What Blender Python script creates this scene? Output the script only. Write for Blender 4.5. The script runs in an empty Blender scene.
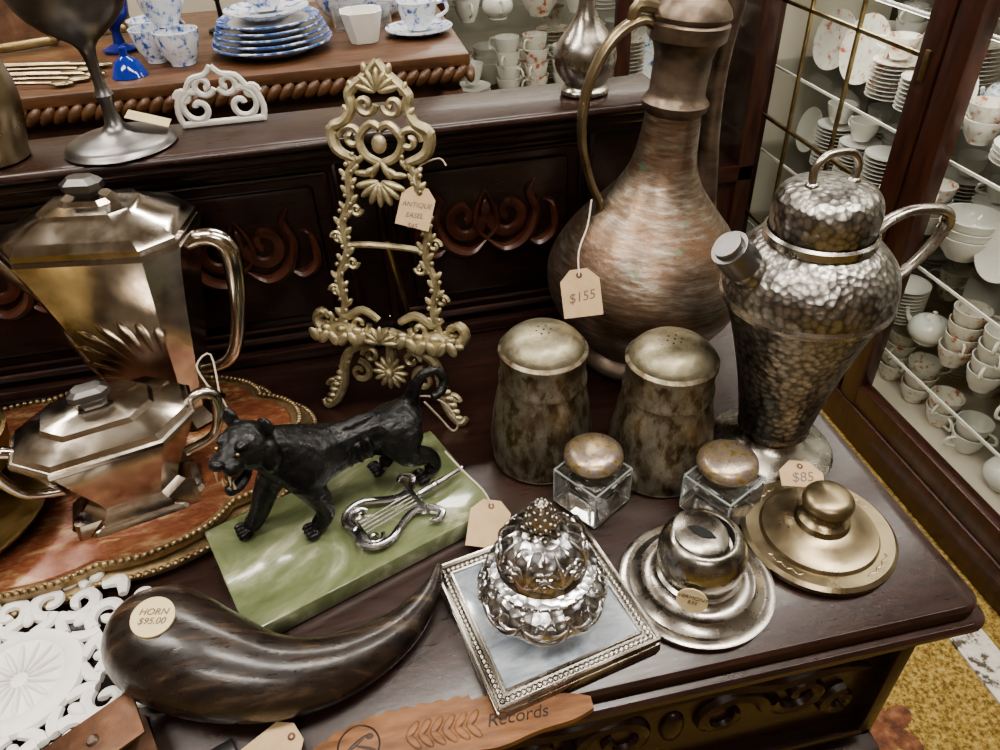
import bpy, bmesh, math, random
from mathutils import Vector, Matrix, Euler
from math import sin, cos, pi, radians as rad
random.seed(7)
SC = bpy.context.scene
COL = bpy.context.collection

# ------------------------------------------------------------------ materials
def newmat(name):
    m = bpy.data.materials.new(name); m.use_nodes = True
    nt = m.node_tree; b = nt.nodes['Principled BSDF']
    return m, nt, b
def N(nt, t, **kw):
    n = nt.nodes.new(t)
    for k, v in kw.items():
        if k in n.inputs: n.inputs[k].default_value = v
        else: setattr(n, k, v)
    return n
def coords(nt, scale=(1,1,1), rot=(0,0,0)):
    tc = N(nt, 'ShaderNodeTexCoord'); mp = N(nt, 'ShaderNodeMapping')
    mp.inputs['Scale'].default_value = scale; mp.inputs['Rotation'].default_value = rot
    nt.links.new(tc.outputs['Object'], mp.inputs['Vector']); return mp.outputs['Vector']
def ramp(nt, fac, stops):
    r = N(nt, 'ShaderNodeValToRGB'); e = r.color_ramp.elements
    while len(e) < len(stops): e.new(0.5)
    for i, (p, c) in enumerate(stops):
        e[i].position = p; e[i].color = (*c, 1)
    nt.links.new(fac, r.inputs['Fac']); return r.outputs['Color']
def noise(nt, vec, scale, detail=6, rough=0.6, dist=0):
    n = N(nt, 'ShaderNodeTexNoise', Scale=scale, Detail=detail, Roughness=rough, Distortion=dist)
    nt.links.new(vec, n.inputs['Vector']); return n.outputs['Fac']
def bump(nt, b, h, strength, dist=0.002):
    bp = N(nt, 'ShaderNodeBump', Strength=strength, Distance=dist)
    nt.links.new(h, bp.inputs['Height']); nt.links.new(bp.outputs['Normal'], b.inputs['Normal'])
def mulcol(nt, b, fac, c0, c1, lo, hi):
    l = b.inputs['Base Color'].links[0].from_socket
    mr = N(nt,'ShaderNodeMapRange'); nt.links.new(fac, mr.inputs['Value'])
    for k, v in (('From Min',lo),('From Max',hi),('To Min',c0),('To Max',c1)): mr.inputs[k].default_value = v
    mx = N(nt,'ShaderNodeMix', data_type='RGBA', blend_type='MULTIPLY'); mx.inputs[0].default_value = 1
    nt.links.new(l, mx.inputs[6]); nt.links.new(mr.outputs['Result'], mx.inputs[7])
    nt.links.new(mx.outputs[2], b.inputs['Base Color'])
def mat(name, stops, scale=30, stretch=(1,1,1), metallic=0, r=(0.3,0.5), bmp=0, bs=80, detail=6, dist=0, coat=0, hammer=0, rot=(0,0,0), hs=.5, hd=.002, crev=0):
    m, nt, b = newmat(name)
    v = coords(nt, stretch, rot); f = noise(nt, v, scale, detail, .6, dist)
    nt.links.new(ramp(nt, f, stops), b.inputs['Base Color'])
    b.inputs['Metallic'].default_value = metallic
    f2 = noise(nt, v, scale*2.3, 4)
    mr = N(nt, 'ShaderNodeMapRange'); nt.links.new(f2, mr.inputs['Value'])
    mr.inputs['From Min'].default_value = .3; mr.inputs['From Max'].default_value = .7
    mr.inputs['To Min'].default_value = r[0]; mr.inputs['To Max'].default_value = r[1]
    nt.links.new(mr.outputs['Result'], b.inputs['Roughness'])
    if coat: b.inputs['Coat Weight'].default_value = coat; b.inputs['Coat Roughness'].default_value = .15
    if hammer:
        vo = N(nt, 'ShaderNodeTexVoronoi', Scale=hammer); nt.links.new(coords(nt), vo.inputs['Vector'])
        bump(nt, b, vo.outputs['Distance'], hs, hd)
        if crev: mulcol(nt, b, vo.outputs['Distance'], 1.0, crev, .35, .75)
    elif bmp:
        bump(nt, b, noise(nt, coords(nt), bs, 5), bmp)
    return m

WOOD = mat('mahogany_dark', [(.3,(.014,.006,.0045)),(.55,(.027,.0105,.0072)),(.8,(.045,.017,.011))], 14, (1,9,9), 0, (.26,.40), .12, 120, coat=.2)
WOODC = mat('mahogany_carving', [(.3,(.045,.014,.009)),(.7,(.105,.036,.020))], 30, (1,3,3), 0, (.3,.45), coat=.2)
WOODR = mat('cabinet_rosewood', [(.3,(.022,.0075,.0055)),(.7,(.060,.020,.012))], 12, (6,6,1), 0, (.28,.42), .1, coat=.2)
OAK = mat('carved_oak', [(.3,(.050,.022,.010)),(.7,(.15,.070,.032))], 14, (1,6,6), 0, (.35,.5), .2, coat=.2)
PYRO = mat('olive_wood', [(.3,(.10,.042,.018)),(.7,(.26,.12,.05))], 30, (1,6,1), 0, (.4,.55), .1)
INK = mat('faded_ink', [(.3,(.12,.085,.06)),(.7,(.18,.125,.09))], 20)
BURN = mat('burnt_ink', [(.3,(.02,.012,.01)),(.7,(.04,.025,.02))], 20)
COPPER = mat('tinned_copper', [(.28,(.13,.088,.06)),(.44,(.215,.16,.118)),(.56,(.285,.24,.195)),(.72,(.45,.41,.36))], 46, (1,1,6), .88, (.32,.5), .55, 45, 10, .3)
COPPERD = mat('copper_dark', [(.3,(.085,.062,.047)),(.7,(.27,.215,.17))], 24, (1,1,2), .85, (.32,.52), .3, 90)
def add_patina(m, col=(.16,.32,.24), sc=9, lo=.64, hi=.70, st=(1,1,.8), mxv=1.0):
    nt = m.node_tree; b = nt.nodes['Principled BSDF']; l = b.inputs['Base Color'].links[0].from_socket
    f = noise(nt, coords(nt,st), sc, 8, .65)
    mr = N(nt,'ShaderNodeMapRange'); nt.links.new(f, mr.inputs['Value'])
    for k, v in (('From Min',lo),('From Max',hi),('To Max',mxv)): mr.inputs[k].default_value = v
    mx = N(nt,'ShaderNodeMix', data_type='RGBA'); nt.links.new(mr.outputs['Result'], mx.inputs[0])
    nt.links.new(l, mx.inputs[6]); mx.inputs[7].default_value = (*col,1)
    nt.links.new(mx.outputs[2], b.inputs['Base Color'])
add_patina(COPPER,(.22,.125,.078),12,.47,.64,(1,1,1.6),.8)
add_patina(COPPER,(.14,.25,.18),48,.62,.68,(1,1,1),.8)
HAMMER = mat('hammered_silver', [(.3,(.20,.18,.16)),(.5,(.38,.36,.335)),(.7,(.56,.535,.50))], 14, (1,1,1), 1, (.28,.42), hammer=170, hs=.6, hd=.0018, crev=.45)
SILVERT = mat('tarnished_silver', [(.3,(.19,.17,.145)),(.5,(.38,.355,.32)),(.7,(.58,.55,.51))], 18, (1,1,1), 1, (.18,.36), .08, 60)
SILVER = mat('polished_silver', [(.3,(.34,.29,.235)),(.5,(.56,.51,.45)),(.7,(.72,.675,.615))], 13, (1,1,1), 1, (.12,.26), .08, 35)
add_patina(SILVER,(.19,.13,.08),17,.50,.74)
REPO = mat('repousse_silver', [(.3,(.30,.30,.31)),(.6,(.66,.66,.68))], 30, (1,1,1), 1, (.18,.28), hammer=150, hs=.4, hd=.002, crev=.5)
CHROME = mat('bright_silver', [(.3,(.42,.42,.43)),(.6,(.74,.74,.76))], 40, (1,1,1), 1, (.18,.28))
PEWTER = mat('pewter', [(.3,(.10,.095,.095)),(.7,(.25,.24,.235))], 16, (1,1,1), .9, (.28,.42))
BRASS = mat('aged_brass', [(.3,(.20,.14,.065)),(.7,(.46,.365,.19))], 22, (1,1,1), 1, (.28,.45), .15, 120)
BRASSD = mat('brass_worn', [(.3,(.19,.15,.095)),(.7,(.41,.34,.225))], 16, (1,1,1), .95, (.24,.42), .08)
EASELM = mat('easel_antique_brass', [(.3,(.25,.21,.12)),(.7,(.58,.51,.34))], 60, (1,1,1), .75, (.35,.5), .4, 200)
SHAKE = mat('worn_shaker', [(.38,(.10,.07,.042)),(.46,(.185,.145,.095)),(.52,(.27,.24,.18)),(.7,(.39,.36,.295))], 95, (1,1,.5), .88, (.36,.5), .35, 130, 10, .2)
add_patina(SHAKE,(.15,.105,.065),30,.5,.6,(1,1,.8),.6)
SHAKET = mat('shaker_cap', [(.3,(.13,.11,.07)),(.5,(.27,.245,.17)),(.7,(.42,.385,.29))], 45, (1,1,1), .85, (.38,.52), .3, 90, 9)
MARBLE = mat('grey_marble', [(.3,(.20,.235,.28)),(.5,(.40,.44,.49)),(.7,(.62,.66,.70))], 16, (1,2,1), .2, (.08,.15), detail=8, dist=1.5)
BRONZE = mat('black_bronze', [(.3,(.008,.008,.009)),(.7,(.042,.041,.041))], 60, (1,1,1), .6, (.24,.40), .5, 160)
HORN = mat('dark_horn', [(.35,(.010,.007,.006)),(.55,(.026,.017,.013)),(.70,(.10,.066,.04))], 18, (1,5,2), 0, (.22,.45), .3, 60, 9, .4, coat=.25, rot=(0,0,-.2))
TRAYM = mat('tray_lacquer', [(.36,(.30,.20,.11)),(.44,(.22,.10,.05)),(.55,(.16,.05,.028)),(.62,(.24,.10,.05)),(.70,(.42,.32,.18))], 34, (1,2.5,1), .25, (.2,.35), .1, 40, 10, .6, coat=.3)
TRAYR = mat('tray_gilt_rim', [(.3,(.16,.105,.055)),(.7,(.44,.34,.20))], 40, (1,1,1), .8, (.3,.5), .3, 200)
WHITE = mat('white_enamel', [(.3,(.66,.64,.60)),(.7,(.80,.79,.76))], 20, (1,1,1), 0, (.35,.5), .2, 200)
PORC = mat('white_porcelain', [(.3,(.70,.68,.63)),(.7,(.78,.765,.73))], 10, (1,1,1), 0, (.08,.15))
BLUE = mat('blue_pattern', [(.36,(.06,.12,.36)),(.43,(.45,.52,.68)),(.50,(.74,.76,.79))], 75, (1,1,1), 0, (.08,.15))
BLUEBAND = mat('blue_band', [(.42,(.05,.10,.33)),(.55,(.16,.25,.52)),(.62,(.6,.65,.75))], 90, (1,1,1), 0, (.08,.15))
COBALT = mat('cobalt_glass', [(.3,(.005,.012,.14)),(.7,(.02,.045,.32))], 10, (1,1,1), 0, (.05,.1))
FLORAL = mat('floral_porcelain', [(.36,(.5,.15,.10)),(.42,(.70,.60,.5)),(.50,(.78,.76,.70))], 50, (1,1,1), 0, (.08,.15))
PAPER = mat('kraft_paper', [(.3,(.48,.34,.20)),(.7,(.56,.41,.26))], 60, (1,1,1), 0, (.8,.9))
STICK = mat('cream_label', [(.3,(.56,.46,.26)),(.7,(.62,.52,.32))], 60, (1,1,1), 0, (.7,.8))
STRING = mat('cotton_string', [(.3,(.50,.43,.34)),(.7,(.62,.56,.47))], 60, (1,1,1), 0, (.8,.9))
WALL = mat('wall_cream', [(.3,(.55,.50,.42)),(.7,(.60,.55,.47))], 4, (1,1,1), 0, (.8,.9))
WALLD = mat('wall_shop_clutter', [(.35,(.06,.035,.02)),(.5,(.22,.16,.11)),(.62,(.55,.48,.40))], 2.5, (1,1,.6), 0, (.7,.9), detail=3)
CEIL = mat('ceiling_white', [(.3,(.55,.54,.51)),(.7,(.6,.59,.56))], 4, (1,1,1), 0, (.8,.9))
CARPET = mat('gold_carpet', [(.38,(.12,.07,.018)),(.52,(.31,.21,.055)),(.64,(.43,.32,.12))], 130, (1,1,1), 0, (.9,1), .6, 200)
LACE = mat('cream_rug', [(.42,(.10,.08,.06)),(.5,(.60,.56,.49)),(.7,(.70,.66,.6))], 45, (1,1,1), 0, (.9,1), .5, 150)
RUST = mat('rusty_copper', [(.35,(.06,.032,.02)),(.55,(.16,.08,.045)),(.7,(.28,.17,.11))], 22, (1,1,1), .5, (.35,.5), .3)
FLOW = mat('rug_flower', [(.35,(.07,.03,.02)),(.55,(.20,.08,.04)),(.7,(.30,.17,.09))], 40, (1,1,1), 0, (.9,1), .5, 200)
DARK = mat('dark_recess', [(.3,(.004,.004,.004)),(.7,(.01,.01,.01))], 5)
ENAM = mat('enamel_lid', [(.38,(.26,.19,.09)),(.48,(.42,.34,.20)),(.54,(.30,.24,.24)),(.7,(.42,.34,.22))], 90, (1,1,1), .7, (.25,.4), .2, 160)
GLINT = mat('edge_glint_glass', [(.3,(.55,.60,.60)),(.7,(.70,.74,.73))], 40, (1,1,1), 0, (.1,.2))  # whitish glass standing in for bright glints on the inkwell edges
GLINT.node_tree.nodes['Principled BSDF'].inputs['Transmission Weight'].default_value=.6
ONYX, nt, b = newmat('green_onyx')
f = noise(nt, coords(nt,(1,1.6,1)), 9, 9, .58, 1.6)
nt.links.new(ramp(nt, f, [(.30,(.095,.118,.055)),(.45,(.145,.17,.088)),(.55,(.20,.225,.13)),(.63,(.36,.37,.26)),(.67,(.22,.235,.14)),(.75,(.155,.175,.095))]), b.inputs['Base Color'])
b.inputs['Roughness'].default_value = .14; b.inputs['Coat Weight'].default_value = .4
GLASS, nt, b = newmat('crystal_glass')
b.inputs['Base Color'].default_value = (.96,.99,.99,1); b.inputs['Transmission Weight'].default_value = 1; b.inputs['Roughness'].default_value = .0; b.inputs['IOR'].default_value = 1.45
trn = N(nt,'ShaderNodeBsdfTransparent'); dif = N(nt,'ShaderNodeBsdfTranslucent'); dif.inputs['Color'].default_value=(.85,.9,.9,1)
m1 = N(nt,'ShaderNodeMixShader'); m2 = N(nt,'ShaderNodeMixShader'); m1.inputs[0].default_value=.15; m2.inputs[0].default_value=.05
nt.links.new(b.outputs[0],m1.inputs[1]); nt.links.new(trn.outputs[0],m1.inputs[2]); nt.links.new(m1.outputs[0],m2.inputs[1]); nt.links.new(dif.outputs[0],m2.inputs[2])
nt.links.new(m2.outputs[0], nt.nodes['Material Output'].inputs['Surface'])
PANE, nt, b = newmat('window_pane_glass')
tr = N(nt,'ShaderNodeBsdfTransparent'); gl = N(nt,'ShaderNodeBsdfGlossy', Roughness=.02)
lw = N(nt,'ShaderNodeLayerWeight', Blend=.5); pw = N(nt,'ShaderNodeMath', operation='POWER'); pw.inputs[1].default_value=4
ml = N(nt,'ShaderNodeMath', operation='MULTIPLY_ADD'); ml.inputs[1].default_value=.25; ml.inputs[2].default_value=.02
mx = N(nt,'ShaderNodeMixShader')
tr.inputs['Color'].default_value=(.97,.98,.97,1)
nt.links.new(lw.outputs['Facing'], pw.inputs[0]); nt.links.new(pw.outputs[0], ml.inputs[0])
nt.links.new(ml.outputs[0], mx.inputs[0]); nt.links.new(tr.outputs[0], mx.inputs[1]); nt.links.new(gl.outputs[0], mx.inputs[2])
nt.links.new(mx.outputs[0], nt.nodes['Material Output'].inputs['Surface'])
def lampmat(name, col, st):
    m, nt, b = newmat(name)
    b.inputs['Emission Color'].default_value = (*col,1); b.inputs['Emission Strength'].default_value = st
    return m
TUBEL = lampmat('fluorescent_tube', (1,.95,.87), 8)

# ------------------------------------------------------------------ geometry helpers
def cr(pts, n=5):
    P = [Vector(p) for p in pts]; out = []
    for i in range(len(P)-1):
        p0 = P[max(i-1,0)]; p1 = P[i]; p2 = P[i+1]; p3 = P[min(i+2,len(P)-1)]
        for k in range(n):
            t = k/n
            out.append(.5*((2*p1)+(p2-p0)*t+(2*p0-5*p1+4*p2-p3)*t*t+(3*p1-p0-3*p2+p3)*t*t*t))
    out.append(P[-1]); return out
def lathe(prof, seg=48, sm=0, sx=1, sy=1):
    if sm: prof = [(max(v[0],0), v[1]) for v in cr([(r,z,0) for r,z in prof], sm)]
    V=[]; F=[]; rings=[]
    for r,z in prof:
        if r < 1e-5: rings.append([len(V)]); V.append((0,0,z))
        else:
            rings.append(list(range(len(V),len(V)+seg)))
            V += [(r*sx*cos(2*pi*i/seg), r*sy*sin(2*pi*i/seg), z) for i in range(seg)]
    for A,B in zip(rings, rings[1:]):
        for i in range(seg):
            j=(i+1)%seg
            if len(A)==1 and len(B)==1: continue
            if len(A)==1: F.append((A[0],B[j],B[i]))
            elif len(B)==1: F.append((A[i],A[j],B[0]))
            else: F.append((A[i],A[j],B[j],B[i]))
    return V,F
def tube(path, r, seg=8, flat=1.0, sm=0, up=None):
    if not isinstance(r,(list,tuple)): r=[r]*len(path)
    if sm:
        rr = cr([(x,0,0) for x in r], sm); r=[max(v[0],.0001) for v in rr]; path = cr(path, sm)
    P=[Vector(p) for p in path]; V=[];F=[]
    t0=(P[1]-P[0]).normalized()
    nrm = Vector(up) if up else (Vector((0,0,1)) if abs(t0.z)<.9 else Vector((0,1,0)))
    for i,p in enumerate(P):
        t=(P[min(i+1,len(P)-1)]-P[max(i-1,0)]).normalized()
        nrm=(nrm-t*nrm.dot(t))
        if nrm.length<1e-6: nrm=t.orthogonal()
        nrm.normalize(); bn=t.cross(nrm)
        for k in range(seg):
            a=2*pi*k/seg; V.append(tuple(p+nrm*(cos(a)*r[i]*flat)+bn*(sin(a)*r[i])))
    for i in range(len(P)-1):
        for k in range(seg):
            j=(k+1)%seg; F.append((i*seg+k,i*seg+j,(i+1)*seg+j,(i+1)*seg+k))
    F.append(tuple(reversed(range(seg)))); F.append(tuple(range((len(P)-1)*seg,len(P)*seg)))
    return V,F
def bmout(bm):
    bm.verts.index_update(); r=([tuple(v.co) for v in bm.verts],[tuple(v.index for v in f.verts) for f in bm.faces]); bm.free(); return r
def box(x0,x1,y0,y1,z0,z1,bev=0,seg=2):
    bm=bmesh.new(); bmesh.ops.create_cube(bm,size=1)
    for v in bm.verts: v.co=Vector(((x0+x1)/2+v.co.x*(x1-x0),(y0+y1)/2+v.co.y*(y1-y0),(z0+z1)/2+v.co.z*(z1-z0)))
    if bev: bmesh.ops.bevel(bm,geom=bm.edges[:],offset=bev,segments=seg,profile=.5,affect='EDGES')
    return bmout(bm)
def ball(c, r, s=(1,1,1), u=12, v=8):
    bm=bmesh.new(); bmesh.ops.create_uvsphere(bm,u_segments=u,v_segments=v,radius=r)
    for q in bm.verts: q.co=Vector((q.co.x*s[0]+c[0],q.co.y*s[1]+c[1],q.co.z*s[2]+c[2]))
    return bmout(bm)
def loft(rings, cap=True):
    n=len(rings[0]); V=[tuple(p) for r in rings for p in r]; F=[]
    for i in range(len(rings)-1):
        for k in range(n):
            j=(k+1)%n; F.append((i*n+k,i*n+j,(i+1)*n+j,(i+1)*n+k))
    if cap: F.append(tuple(reversed(range(n)))); F.append(tuple(range((len(rings)-1)*n,len(rings)*n)))
    return V,F
def crect(w,d,c,z,cx=0,cy=0):
    a,b_=w/2,d/2
    return [(cx+x,cy+y,z) for x,y in ((a,-b_+c),(a,b_-c),(a-c,b_),(-a+c,b_),(-a,b_-c),(-a,-b_+c),(-a+c,-b_),(a-c,-b_))]
def slab(outline, z0, z1):
    return loft([[(x,y,z0) for x,y in outline],[(x,y,z1) for x,y in outline]])
def xf(part, M):
    V,F=part; return [tuple(M@Vector(v)) for v in V],F
def T(x=0,y=0,z=0): return Matrix.Translation((x,y,z))
def R(ax,deg): return Matrix.Rotation(rad(deg),4,ax)
def mk(name, parts, m, parent=None, ang=40, flat=False):
    V=[];F=[]
    for v,f in parts:
        o=len(V); V+=v; F+=[tuple(i+o for i in q) for q in f]
    me=bpy.data.meshes.new(name); me.from_pydata(V,[],F); me.update()
    bm=bmesh.new(); bm.from_mesh(me); bmesh.ops.recalc_face_normals(bm,faces=bm.faces); bm.to_mesh(me); bm.free()
    if not flat:
        for p in me.polygons: p.use_smooth=True
        me.set_sharp_from_angle(angle=rad(ang))
    me.materials.append(m)
    o=bpy.data.objects.new(name,me); COL.objects.link(o)
    if parent: o.parent=parent
    return o
def G(name, loc=(0,0,0), rz=0, rx=0, ry=0):
    e=bpy.data.objects.new(name,None); e.empty_display_size=.02; COL.objects.link(e)
    e.location=loc; e.rotation_euler=Euler((rad(rx),rad(ry),rad(rz))); return e
def attach(child,parent):
    bpy.context.view_layer.update()
    child.parent=parent; child.matrix_parent_inverse=parent.matrix_world.inverted()
def spiral(cx,cy,r0,r1,a0,a1,n=18):
    return [(cx+(r0+(r1-r0)*i/n)*cos(rad(a0+(a1-a0)*i/n)), cy+(r0+(r1-r0)*i/n)*sin(rad(a0+(a1-a0)*i/n))) for i in range(n+1)]
def XY(p,z=0): return [(a,b,z) for a,b in p]
def XZ(p,y=0): return [(a,y,b) for a,b in p]
def label(text, size, parent, loc, rot, m=None):
    cu=bpy.data.curves.new('writing','FONT'); cu.body=text; cu.size=size; cu.align_x='CENTER'; cu.align_y='CENTER'; cu.extrude=.0002; cu.shear=.25
    o=bpy.data.objects.new('writing',cu); COL.objects.link(o); o.data.materials.append(m or INK)
    o.parent=parent; o.location=loc; o.rotation_euler=rot; return o
def tag(owner, loc, rot, w=.036, h=.05, text='$155', mat_=None, ts=.34):
    e=bpy.data.objects.new('price_tag',None); COL.objects.link(e); e.empty_display_size=.01; e.location=loc; e.rotation_euler=[rad(a) for a in rot]
    c=w*.28
    ol=[(-w/2,-h/2),(w/2,-h/2),(w/2,h/2-c),(w/2-c,h/2),(-w/2+c,h/2),(-w/2,h/2-c)]
    mk('paper',[slab(ol,-.0005,.0005)],mat_ or PAPER,e,flat=True)
    mk('hole_ring',[xf(lathe([(.0012,.0006),(.003,.0009),(.003,.0006)],12),T(0,h/2-.006,0))],RUST,e)
    for i,t in enumerate(text.split('|')):
        if t: label(t,w*ts,e,(0,-.004-i*w*.3+(.006 if '|' in text else 0),.0007),(0,0,rad(6)))
    attach(e,owner)
    return e

# ------------------------------------------------------------------ camera
H=.55
fw=Vector((.1368,.7760,-.6157)).normalized(); rt=Vector((.9779,-.2051,-.0412)).normalized(); upv=rt.cross(fw)
cam=bpy.data.cameras.new('camera'); co=bpy.data.objects.new('camera',cam); COL.objects.link(co)
Mx=Matrix((rt,upv,-fw)).transposed().to_4x4(); Mx.translation=(0,0,H); co.matrix_world=Mx
cam.sensor_width=36; cam.lens=26.64; cam.clip_start=.02; SC.camera=co

# ------------------------------------------------------------------ room
FZ=-.82
mk('floor',[box(-3,3.2,-2.5,3.4,FZ-.05,FZ)],CARPET,flat=True)
mk('ceiling',[box(-3,3.2,-2.5,3.4,1.95,2.0)],CEIL,flat=True)
mk('wall_back',[box(-3,3.2,3.4,3.45,FZ,1.95)],WALL,flat=True)
mk('wall_left',[box(-3.05,-3,-2.5,3.4,FZ,1.95)],WALLD,flat=True)
mk('wall_right',[box(3.2,3.25,-2.5,3.4,FZ,1.95)],WALL,flat=True)
mk('wall_front',[box(-3,3.2,-2.55,-2.5,FZ,1.95)],WALLD,flat=True)
rug=G('floral_lace_rug',(0,0,FZ))
mk('lace_border',[box(1.0,1.075,.1,1.2,0,.006),],LACE,rug)
fl=[]
for cx,cy in ((.77,.52),(.70,.36)):
    for k in range(5):
        a=k*72+20; fl.append(xf(ball((0,0,0),.034,(1,.6,.05)),T(cx,cy,.002)@R('Z',a)@T(.034,0,0)))
mk('woven_flowers',fl,FLOW,rug)

for i,(x,y) in enumerate([(-1.2,.3),(.5,.2),(1.9,.4),(-1.2,1.9),(.4,2.0),(-.3,-1.3)]):
    g=G('ceiling_light' ,(x,y,1.93))
    mk('housing',[box(-.65,.65,-.17,.17,-.01,.02)],WHITE,g)
    mk('tubes',[box(-.6,.6,-.13,-.03,-.02,-.01),box(-.6,.6,.03,.13,-.02,-.01)],TUBEL,g)
    L=bpy.data.lights.new('area','AREA'); L.shape='RECTANGLE'; L.size=1.2; L.size_y=.3; L.energy=20; L.color=(1,.945,.865)
    lo=bpy.data.objects.new('lamp',L); COL.objects.link(lo); lo.parent=g; lo.location=(0,0,-.03)
w=bpy.data.worlds.new('world'); SC.world=w; w.use_nodes=True
w.node_tree.nodes['Background'].inputs[0].default_value=(.9,.88,.84,1); w.node_tree.nodes['Background'].inputs[1].default_value=.5

# ------------------------------------------------------------------ mahogany table
tb=G('mahogany_sideboard',(0,0,0))
XL=-1.05; XR=.460; YF=.276
def rtop(d,z0,z1,bev):
    x1=XR-d; y0=YF+d; r=.018; ol=[(XL,.80),(XL,y0)]
    ol+=[(x1-r+r*sin(rad(a)),y0+r-r*cos(rad(a))) for a in range(0,91,15)]
    ol+=[(x1,.80)]
    rings=[]
    for (o,z) in ((bev,z0),(0,z0+bev),(0,z1-bev),(bev,z1)):
        rings.append([((x-o if x>0 else x+o),(y+o if y<.5 else y-o),z) for x,y in ol])
    return loft(rings)
mk('top',[rtop(.006,-.016,0,.003)],WOOD,tb)
mk('top_moulding',[rtop(-.002,-.027,-.0165,.003),rtop(.008,-.050,-.027,.008),rtop(.018,-.062,-.050,.003)],WOOD,tb)
CR=XR-.018
FY=YF+.042
mk('carcass',[box(XL+.02,CR,FY,.80,FZ,-.06,.004)],WOOD,tb)
mk('drawer_frame',[box(-.30,CR-.01,FY-.016,FY+.01,-.088,-.076,.004),box(-.30,CR-.01,FY-.016,FY+.01,-.25,-.236,.004),box(CR-.026,CR-.01,FY-.016,FY+.01,-.25,-.076,.004),box(-.30,CR,FY-.03,FY+.01,-.29,-.262,.006)],WOOD,tb)
cv=[]
for s in (-1,1):
    for (r0,r1,a0,a1,cx,cz) in ((.040,.006,0,400,.055,0),(.030,.005,180,560,.13,.012),(.022,.004,90,480,.18,-.02)):
        sp=[(x*s+.205,z-.160) for x,z in spiral(cx,cz,r0,r1,a0,a1,26)]
        cv.append(tube(XZ(sp,FY-.002),[.008]*14+[.006]*13,8))
    cv.append(tube(XZ([(.205+s*.0,-.112),(.205+s*.05,-.104),(.205+s*.10,-.120),(.205+s*.15,-.112),(.205+s*.20,-.130)],FY-.002),[.004,.009,.008,.009,.003],8,sm=4))
cv.append(ball((.205,FY,-.160),.016,(.8,.6,1.6)))
mk('drawer_carving',cv,WOOD,tb)
bb=G('carved_mahogany_backboard',(0,0,0))
BX=.335
mk('board',[box(XL,BX-.01,.802,.835,0.001,.27,.003)],WOOD,bb)
mk('cap',[box(XL,BX+.005,.746,.848,.277,.289,.006,3),box(XL,BX-.003,.758,.843,.263,.2775,.007,3),box(XL,BX-.01,.775,.84,.25,.264,.005)],WOOD,bb)
mk('foot_moulding',[box(XL,BX-.01,.785,.80,0.001,.018,.005)],WOOD,bb)
pn=[];fld=[];cvb=[]
for x0,x1 in ((-.56,-.30),(-.262,-.03),(.012,.262)):
    for a in (0,.012):
        x=x0+a; X=x1-a; z0=.03+a; z1=.245-a; y=.802-.004+a*.3
        loopp=[(x,y,z0),(X,y,z0),(X,y,z1),(x,y,z1)]
        for p,q in zip(loopp,loopp[1:]+loopp[:1]): pn.append(tube([p,q],.0045 if a==0 else .003,8))
    fld.append(box(x0+.028,x1-.028,.795,.803,.058,.222,.006))
    cx=(x0+x1)/2-.004; yy=.7945; dz=.014
    def P_(l): return XZ([(cx+s*a*1.05,dz+.142+(b-.142)*1.25) for a,b in l],yy)
    for s in (-1,1):
        cvb.append(tube(P_(spiral(.026,.146,.023,.004,180,600,26)),[.0075]*18+[.005]*9,8,.6))
        cvb.append(tube(P_(((.0,.122),(.02,.110),(.045,.12),(.057,.145),(.050,.166),(.058,.178))),[.003,.009,.012,.010,.009,.002],8,.6,sm=4))
        cvb.append(tube(P_(((.042,.122),(.060,.112),(.078,.124),(.076,.150),(.066,.156))),[.003,.010,.010,.008,.002],8,.6,sm=4))
        cvb.append(tube(P_(((.0,.122),(.012,.135),(.010,.155),(.0,.172))),[.004,.006,.006,.003],8,.6,sm=4))
    cvb.append(ball((cx,yy,.152+dz),.010,(.7,.5,1.7)))
mk('panel_moulding',pn,WOOD,bb); mk('panel_field',fld,WOOD,bb); mk('panel_carving',cvb,WOODC,bb)

# ------------------------------------------------------------------ copper ewer
e=G('copper_ewer',(.284,.687,.0065),ry=4.8)
prof=[(0,.004),(.058,.004),(.062,.012),(.056,.022),(.078,.042),(.101,.075),(.110,.105),(.106,.132),(.088,.165),(.064,.193),(.045,.217),(.034,.24),(.029,.268),(.0275,.293)]
mk('body',[lathe(prof,72,5)],COPPER,e)
mk('neck',[lathe([(.0275,.292),(.032,.297),(.033,.303),(.029,.308),(.027,.312),(.0275,.345),(.031,.356),(.037,.361),(.038,.374),(.035,.377)],48)],COPPERD,e)
mk('lid',[lathe([(.036,.377),(.038,.381),(.036,.387),(.028,.397),(.022,.404),(.010,.412),(.007,.42),(.011,.427),(.007,.435),(0,.438)],40)],COPPERD,e)
mk('foot',[lathe([(0,0),(.062,0),(.066,.006),(.064,.014),(.056,.022)],48)],COPPERD,e)
mk('handle',[tube([(-.026,0,.363),(-.045,0,.376),(-.072,0,.360),(-.091,0,.318),(-.092,0,.27),(-.078,0,.225),(-.064,0,.197),(-.070,0,.180)],[.008,.0085,.0085,.008,.0075,.007,.007,.005],10,.6,sm=5)],BRASSD,e)
mk('lid_hinge',[tube([(-.03,0,.385),(-.052,0,.388),(-.055,0,.374)],.006,8,sm=3)],BRASSD,e)
mk('spout',[tube([(.064,.02,.165),(.062,.02,.21),(.054,.02,.27),(.050,.02,.33),(.056,.02,.40),(.074,.02,.455)],[.019,.013,.0105,.0095,.009,.008],14,sm=5)],COPPERD,e)
tg=tag(e,(.187,.586,.169),(58,-10,-18),.038,.046,'$155')
mk('string',[tube([(.0,.017,.001),(.002,.04,-.004),(.012,.065,-.02),(.018,.09,-.028)],.0009,5,sm=4)],STRING,tg)

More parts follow.
